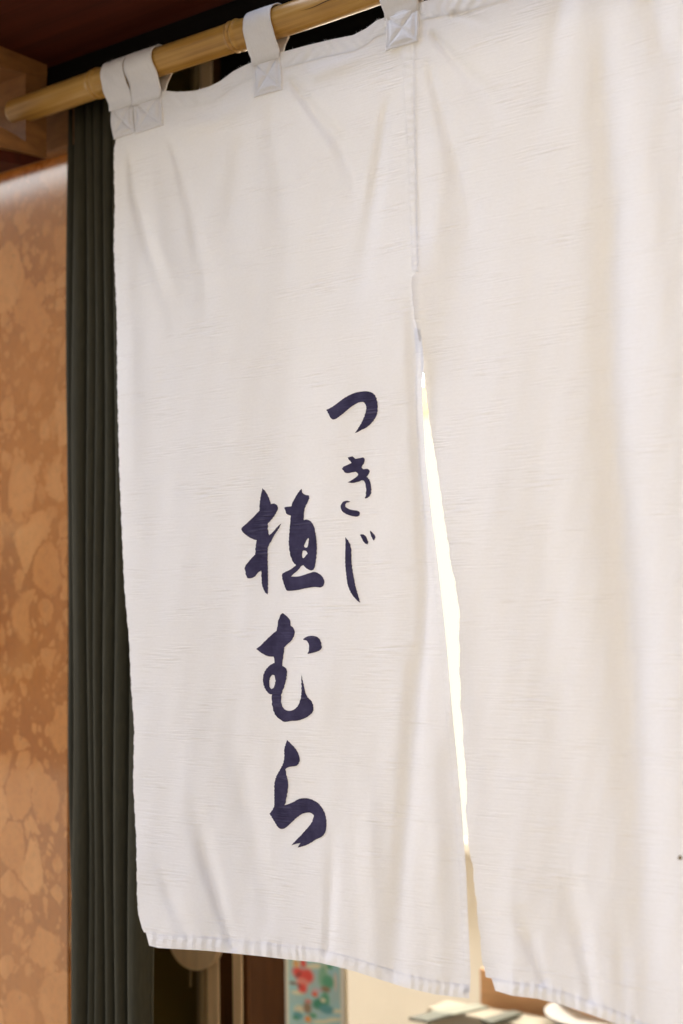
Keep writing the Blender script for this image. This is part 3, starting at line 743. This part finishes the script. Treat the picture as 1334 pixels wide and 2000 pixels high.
# running stitches: top of bottom hems, seam lines, right edge of the left panel
def stitches(lines, par, side, step=7., ln=4.6, wd=.9):
    v = []; f = []
    for pts in lines:
        p = np.asarray(pts, float); L = np.hypot(*np.diff(p, axis=0).T).sum(); k = int(L/step)
        a = lerp_poly(pts, np.arange(k)*step/L); b = lerp_poly(pts, np.minimum(1, (np.arange(k)*step+ln)/L))
        nrm = (b-a)[:, ::-1]*[1, -1]; nrm /= np.maximum(1e-6, np.hypot(*nrm.T))[:, None]
        for q in range(k):
            i = len(v)
            for e_, s in ((a[q], -1), (a[q], 1), (b[q], 1), (b[q], -1)):
                pp = e_+nrm[q]*s*wd*.5; v.append((pp[0], pp[1]))
            f.append((i, i+1, i+2, i+3))
    A = np.asarray(v); d = relief(A[:, 0], A[:, 1], side)+.0020
    o = link_mesh('stitching', PY(A[:, 0], A[:, 1], -d), f, M['thread'], par); o['kind'] = 'stuff'; return o
off = lambda pts, dy: [(x, y+dy) for x, y in pts]
stitches([off(LB[1:-1], -HEMW+3), [(x-12, y) for x, y in LR[8:-1]]], pL, 'L')
stitches([off(RB[1:], -HEMW+3), [(785,109),(797,296),(807,528)], [(807,109),(810,296),(815,528)], [(813,1640),(908,1200)][:0] or [(915,1250),(917,1440)]], pR, 'R')

# fraying threads on the raw top edge
def fray():
    v = []; f = []
    for side, T, xa, xb, cnt in (('L', LT, 330, 750, 130), ('R', RT, 832, 1100, 40)):
        for _ in range(cnt):
            x = random.uniform(xa, xb); y = np.interp(x, [p[0] for p in T], [p[1] for p in T])
            a = random.uniform(-2.6, -.5); L = random.uniform(2.5, 9); d = float(relief(np.array([x]), np.array([y]), side)[0])+.001
            bx, by = x+L*math.cos(a), y-abs(L*math.sin(a))*.8; i = len(v)
            for p in ((x-.45, y+1.5), (x+.45, y+1.5), (bx, by)): v.append(PY(p[0], p[1], -d-random.uniform(0, .001)))
            f.append((i, i+1, i+2))
    for xa, xb in ((221, 262), (266, 318), (499, 550), (760, 820)):
        wa, wb = float(PY(xa, 200, 0)[0]), float(PY(xb, 200, 0)[0])
        for _ in range(46):
            x = random.uniform(wa, wb); t = R(random.uniform(70, 150)); rr = PR+.0026; y, z = rr*math.cos(t), POLE_Z+rr*math.sin(t); L = random.uniform(.0008, .0028)
            i = len(v); q = random.uniform(-.9, .9)
            v += [np.array((x-.0002, y, z)), np.array((x+.0002, y, z)), np.array((x+L*q, y+L*.4*math.cos(t), z+L*.8))]; f.append((i, i+1, i+2))
    o = link_mesh('frayed_threads', v, f, M['thread'], noren); o['kind'] = 'stuff'
fray()

# ---- tab loops over the pole, each ending in a patch with a stitched cross
def tab(pxl, pxr, top_py, bot_py, mid_py, lean=0.0, sink=0.0):
    p0 = PY(pxl, mid_py, 0); p1 = PY(pxr, mid_py, 0); x0, x1 = float(p0[0]), float(p1[0])
    zt, zb = float(PY((pxl+pxr)/2, top_py, 0)[2]), float(PY((pxl+pxr)/2, bot_py, 0)[2])
    rr = PR+.0016
    prof = [(-.0036, zt-.006), (-.0038, zt+.002)]
    a = np.array([-.0038, zt+.002]); b = np.array([-rr, POLE_Z-.004])
    for t in np.linspace(.12, .95, 9): 
        q = a+(b-a)*t; prof.append((q[0]-.0016*math.sin(math.pi*t)+sink*math.sin(math.pi*t), q[1]))
    for t in np.linspace(R(185), R(-5), 26): prof.append((rr*math.cos(t), POLE_Z+.0004+rr*math.sin(t)))
    b2 = np.array([.0015, zt-.004]); a2 = np.array([rr, POLE_Z-.004])
    for t in np.linspace(.1, 1, 9): q = a2+(b2-a2)*t; prof.append((q[0], q[1]))
    nu = 17; verts = []; uv = []
    s = 0; last = None
    for i, (y, z) in enumerate(prof):
        if last: s += math.hypot(y-last[0], z-last[1])
        last = (y, z)
        for j in range(nu):
            u = j/(nu-1); edge = min(u, 1-u)
            sh = lean*(1-min(1, i/12.)) 
            curl = .0009*(1-min(1, edge/.14))**2
            wr = .0005*math.sin(s*300+u*5+x0*70)*math.sin(u*7+s*60) + .0007*math.sin(s*130+3*u+x0*33)*math.sin(math.pi*u)
            nx_, nz_ = (-1, 0)
            verts.append((x0+(x1-x0)*u + sh + .0006*math.sin(s*90)*(1 if u > .5 else -1), y - curl*.5 - wr - .0006, z))
            uv.append((s, u*(x1-x0)+.37*x0))
    loop = link_mesh('tab_loop', verts, grid_faces(len(prof), nu), M['tape'], noren, True, uv)
    so = loop.modifiers.new('cloth', 'SOLIDIFY'); so.thickness = .0011; so.offset = 0
    # patch
    n1, n2 = 44, 34; v = []; uv = []
    for i in range(n1):
        t = i/(n1-1)
        for j in range(n2):
            u = j/(n2-1); z = zt+(zb-zt)*t
            lines = [abs(u-t)*.707, abs(u-(1-t))*.707, abs(u-.1), abs(u-.9), abs(t-.07), abs(t-.93)]
            q = min(lines); puff = 1-math.exp(-(q/.055)**2)
            rim = min(u, 1-u, t, 1-t); edge = 1-math.exp(-(rim/.03)**2)
            x = x0+(x1-x0)*(u+.02*math.sin(t*5+x0*40)) + .0012*(t-.5)*math.sin(x0*90)
            yb_ = float(0)
            v.append([x, z ]); uv.append((x, z))
            v[-1].append(  .0009 + .0024*puff*edge + .0005*math.sin(u*7+t*4+x0*50)*math.sin(t*6+x0*31)*edge + .0009*edge)
    v = np.asarray(v)
    # ride on the relief of the cloth underneath
    pxs = np.linspace(pxl, pxr, n2)[None].repeat(n1, 0).ravel(); pys = np.repeat(np.linspace(top_py, bot_py, n1), n2)
    d = relief(pxs, pys, 'L' if pxr < 770 else 'R') + v[:, 2]
    if pxl < 800 < pxr: d += .0015
    verts = np.stack([v[:, 0], -d, v[:, 1]], -1)
    pa = link_mesh('patch', verts, grid_faces(n1, n2), M['tape'], loop, True, uv)
    so = pa.modifiers.new('cloth', 'SOLIDIFY'); so.thickness = .0009; so.offset = -1
    return loop
tab(219, 263, 203, 266, 230, 0)
tab(264, 319, 190, 254, 222, 0, .004)
tab(497, 551, 112, 184, 145)
tab(757, 822, 22, 93, 55)
tab(1150, 1222, -120, -45, -80)

# ---- brush lettering, dyed into the left panel
def smooth_outline(pts, step=2.2):
    """closed outline; points with a trailing 1 are sharp corners, the rest are passed through smoothly"""
    n = len(pts); P = np.array([p[:2] for p in pts], float); cr = [len(p) > 2 for p in pts]
    out = []
    for i in range(n):
        p0, p1, p2, p3 = P[(i-1) % n], P[i], P[(i+1) % n], P[(i+2) % n]
        if cr[i]: p0 = p1-(p2-p1)*.5
        if cr[(i+1) % n]: p3 = p2+(p2-p1)*.5
        k = max(1, int(np.hypot(*(p2-p1))/step))
        m1 = (p2-p0)*.5; m2 = (p3-p1)*.5
        L = np.hypot(*(p2-p1))
        for m in (m1, m2):
            q = np.hypot(*m)
            if q > L*1.2: m *= L*1.2/q
        for t in np.arange(k)/k:
            out.append((2*t**3-3*t**2+1)*p1+(t**3-2*t**2+t)*m1+(-2*t**3+3*t**2)*p2+(t**3-t**2)*m2)
    return np.array(out)
def glyph(regions, ox, oy, sc):
    """regions: list of (outline, [holes])"""
    V = []; F = []
    for outl, holes in regions:
        loops = [smooth_outline([(ox+p[0]/sc, oy+p[1]/sc, *p[2:]) for p in lp]) for lp in [outl]+holes]
        # dye creeps a little along the weft threads
        for l in loops: l[:, 0] += .35*np.sin(l[:, 1]*1.9)+.3*np.sin(l[:, 1]*4.3)
        pts = []; edges = []; 
        for l in loops:
            b = len(pts); pts += [Vector(p) for p in l]; edges += [(b+i, b+(i+1) % len(l)) for i in range(len(l))]
        mn, mx = loops[0].min(0), loops[0].max(0)
        gx, gy = np.meshgrid(np.arange(mn[0], mx[0], 4.), np.arange(mn[1], mx[1], 4.))
        pts += [Vector((x, y)) for x, y in zip(gx.ravel(), gy.ravel())]
        def inside(x, y, l):
            x1, y1 = l[:, 0], l[:, 1]; x2, y2 = np.roll(x1, -1), np.roll(y1, -1)
            c = ((y1 > y) != (y2 > y)); return bool(np.count_nonzero(c & (x < (x2-x1)*(y-y1)/np.where(y2 == y1, 1e-9, y2-y1)+x1)) % 2)
        vv, _, ff, *_ = delaunay_2d_cdt(pts, edges, [], 0, 1e-5)
        b = len(V); used = {}
        for f in ff:
            c = sum((vv[i] for i in f), Vector((0, 0)))/len(f)
            if inside(c.x, c.y, loops[0]) and not any(inside(c.x, c.y, h) for h in loops[1:]):
                tri = []
                for i in f:
                    if i not in used: used[i] = len(V); V.append((vv[i].x, vv[i].y))
                    tri.append(used[i])
                F.append(tri)
    A = np.asarray(V); P = A[None]
    d = relief(A[:, 0], A[:, 1], 'L')+.00045
    flat = PY(A[:, 0], A[:, 1], 0*d)
    F = [f[::-1] for f in F]
    return link_mesh('character', PY(A[:, 0], A[:, 1], -d), F, M['ink'], pL, True, np.stack([flat[:, 0], flat[:, 2]], -1))
c = 1
TSU = [(165,575,c),(230,545),(340,475),(450,390),(560,320),(690,262),(800,238),(880,230),(960,238),(1040,270),(1090,340),(1115,430),(1122,540),(1110,650),(1070,740),(1000,830),(910,905),(820,950),(760,985),(695,1010,c),(740,945),(800,850),(850,750),(890,640),(908,550),(900,490),(875,445),(840,428),(770,440),(700,475),(600,540),(500,630),(420,690),(340,745),(295,757),(250,735),(215,670)]
KI1 = [(430,150,c),(540,125,c),(600,180,c),(690,165),(770,150),(803,190),(800,250),(735,360,c),(770,405,c),(820,398),(875,398),(908,440),(895,505),(845,570,c),(890,610),(925,680),(942,770),(948,870),(935,950),(900,1000),(860,1030),(805,1040,c),(825,960),(835,850),(825,760),(800,680),(780,650,c),(740,645),(690,670),(620,690),(530,705),(435,690,c),(540,630),(640,560),(658,520),(645,490),(615,462,c),(530,475),(430,492),(380,480),(345,440),(312,395),(345,350),(430,310),(520,268,c),(470,205)]
KI2 = [(490,1110,c),(440,1090),(390,1092),(330,1115),(290,1170),(283,1230),(300,1300),(370,1360),(440,1395),(520,1420),(610,1435),(670,1425),(700,1385),(690,1335),(640,1305),(560,1295),(490,1280),(430,1255),(385,1210),(390,1165),(420,1130),(455,1128)]
JI1 = [(305,240,c),(350,290),(410,380),(440,470),(452,570),(455,700),(460,850),(475,1000),(500,1150),(525,1280),(550,1420),(590,1560),(630,1700),(668,1838,c),(610,1800),(530,1720),(450,1610),(390,1480),(355,1370),(335,1220),(315,1050),(302,900),(300,750),(305,560),(308,400)]
JI2 = [(663,182,c),(700,168),(745,172),(810,225),(845,300),(870,380),(850,422,c),(815,405),(780,390),(730,310)]
JI3 = [(905,80,c),(950,110),(1020,190),(1038,240),(1025,290),(993,322,c),(960,265),(925,190),(903,120)]
UE1 = [(398,150,c),(435,190),(475,260),(503,345,c),(545,340),(585,365),(590,405),(570,450),(540,500),(500,550),(465,585,c),(466,660),(480,735,c),(530,690),(580,630),(632,588,c),(600,650),(540,740),(510,800),(475,860),(465,910),(462,1000),(465,1150),(467,1300),(465,1470,c),(430,1440),(395,1360),(387,1290),(383,1170,c),(340,1200),(310,1240),(270,1262),(215,1265),(190,1210),(178,1130),(205,1085),(260,1020),(308,970,c),(312,880),(325,795,c),(290,785),(230,755),(160,700),(135,658),(160,620),(230,560),(300,490),(360,425,c),(362,350),(375,250)]
UE2 = [(880,155,c),(895,210,c),(930,232),(975,240),(980,265),(960,320),(930,380),(915,440),(910,545,c),(950,538),(1000,565),(1035,620),(1055,700),(1068,800),(1073,900),(1065,1010),(1050,1110),(1030,1160),(1005,1170),(960,1155),(925,1130),(905,1103,c),(880,1115),(840,1165),(780,1215),(755,1245,c),(830,1245),(900,1230),(970,1205),(1040,1188),(1090,1205),(1140,1245),(1165,1300),(1158,1350),(1120,1380),(1050,1375),(940,1390),(850,1410),(780,1420),(705,1420),(680,1385),(650,1290),(640,1220),(680,1190),(740,1160),(790,1125),(815,1100,c),(790,1085),(765,1040),(740,960),(725,850),(725,780),(735,650),(745,550),(748,490,c),(700,470),(685,440),(670,390),(700,380),(755,375,c),(780,310),(830,220)]
UEH1 = [(968,765,c),(972,810),(965,850),(950,885),(915,880),(920,850),(940,800)]
UEH2 = [(910,922),(945,935),(955,965),(930,990),(903,1018),(888,985),(890,945)]
MU1 = [(535,160),(560,135,c),(600,160),(650,205),(683,260),(685,325,c),(730,365),(750,430),(735,500),(690,570),(625,625),(590,668,c),(588,720),(575,800),(565,880),(558,945,c),(600,965),(630,1010),(630,1080),(615,1170),(590,1260),(560,1340),(545,1400),(545,1520),(570,1580),(610,1620),(670,1635),(730,1620),(790,1570),(825,1500),(845,1420),(853,1330),(852,1200),(852,1075,c),(870,1160),(895,1270),(920,1370),(960,1440),(1010,1490),(1035,1560),(1040,1610),(1020,1660),(970,1710),(890,1755),(790,1785),(700,1790),(600,1805),(560,1790),(470,1720),(430,1650),(405,1550),(400,1470),(400,1385,c),(360,1375),(310,1320),(275,1240),(262,1150),(275,1070),(310,1000),(370,935),(440,900,c),(440,850),(432,805,c),(340,798),(250,755),(160,688,c),(220,640),(300,560),(400,465),(470,410,c),(485,340),(500,240),(520,195)]
MUH = [(405,1085),(440,1095),(455,1160),(445,1230),(425,1285),(395,1300),(368,1265),(362,1190),(375,1120)]
MU2 = [(875,535,c),(930,500),(1010,485),(1090,500),(1140,550),(1160,620),(1160,680),(1110,720),(1030,745),(945,765,c),(965,710),(970,650),(955,590),(925,555),(885,548)]
RA = [(505,125,c),(560,180),(620,240),(670,310),(700,380),(713,440),(700,500),(660,545),(600,558),(530,568),(490,590),(480,610,c),(490,680),(515,770),(525,860),(515,960),(500,1060),(485,1130),(465,1190,c),(540,1165),(620,1130),(690,1090),(760,1075),(850,1078),(940,1110),(1020,1165),(1080,1240),(1120,1320),(1145,1430),(1145,1530),(1130,1620),(1080,1695),(980,1745),(900,1795),(800,1845),(680,1878,c),(700,1835),(725,1805,c),(660,1815),(575,1843,c),(640,1770),(720,1690),(800,1600),(870,1520),(920,1440),(937,1370),(920,1330),(870,1308),(800,1315),(740,1335),(670,1385),(590,1460),(520,1525),(450,1572),(390,1570),(350,1535),(290,1440),(220,1325,c),(270,1260),(295,1190),(297,1080),(297,950),(300,830),(330,720),(390,610),(440,510),(460,400),(458,290),(480,200)]
glyph([(TSU, [])], 620, 740, 9.529)
glyph([(KI1, []), (KI2, [])], 640, 880, 11.117)
glyph([(JI1, []), (JI2, []), (JI3, [])], 650, 1030, 12.5)
glyph([(UE1, []), (UE2, [UEH1, UEH2])], 450, 930, 6.352)
glyph([(MU1, [MUH]), (MU2, [])], 480, 1180, 7.847)
glyph([(RA, [])], 500, 1430, 8.331)

# small brown spot on the right panel
def spot():
    cx, cy = 1328., 1675.; pts = [(cx, cy)] + [(cx+4.2*math.cos(t)*(1+.25*math.sin(3*t)), cy+4.6*math.sin(t)) for t in np.linspace(0, 2*math.pi, 13)[:-1]]
    A = np.array(pts); d = relief(A[:, 0], A[:, 1], 'R')+.0004
    link_mesh('stain', PY(A[:, 0], A[:, 1], -d), [(0, 1+i, 1+(i+1) % 12) for i in range(12)], M['jamb'], pR)
spot()
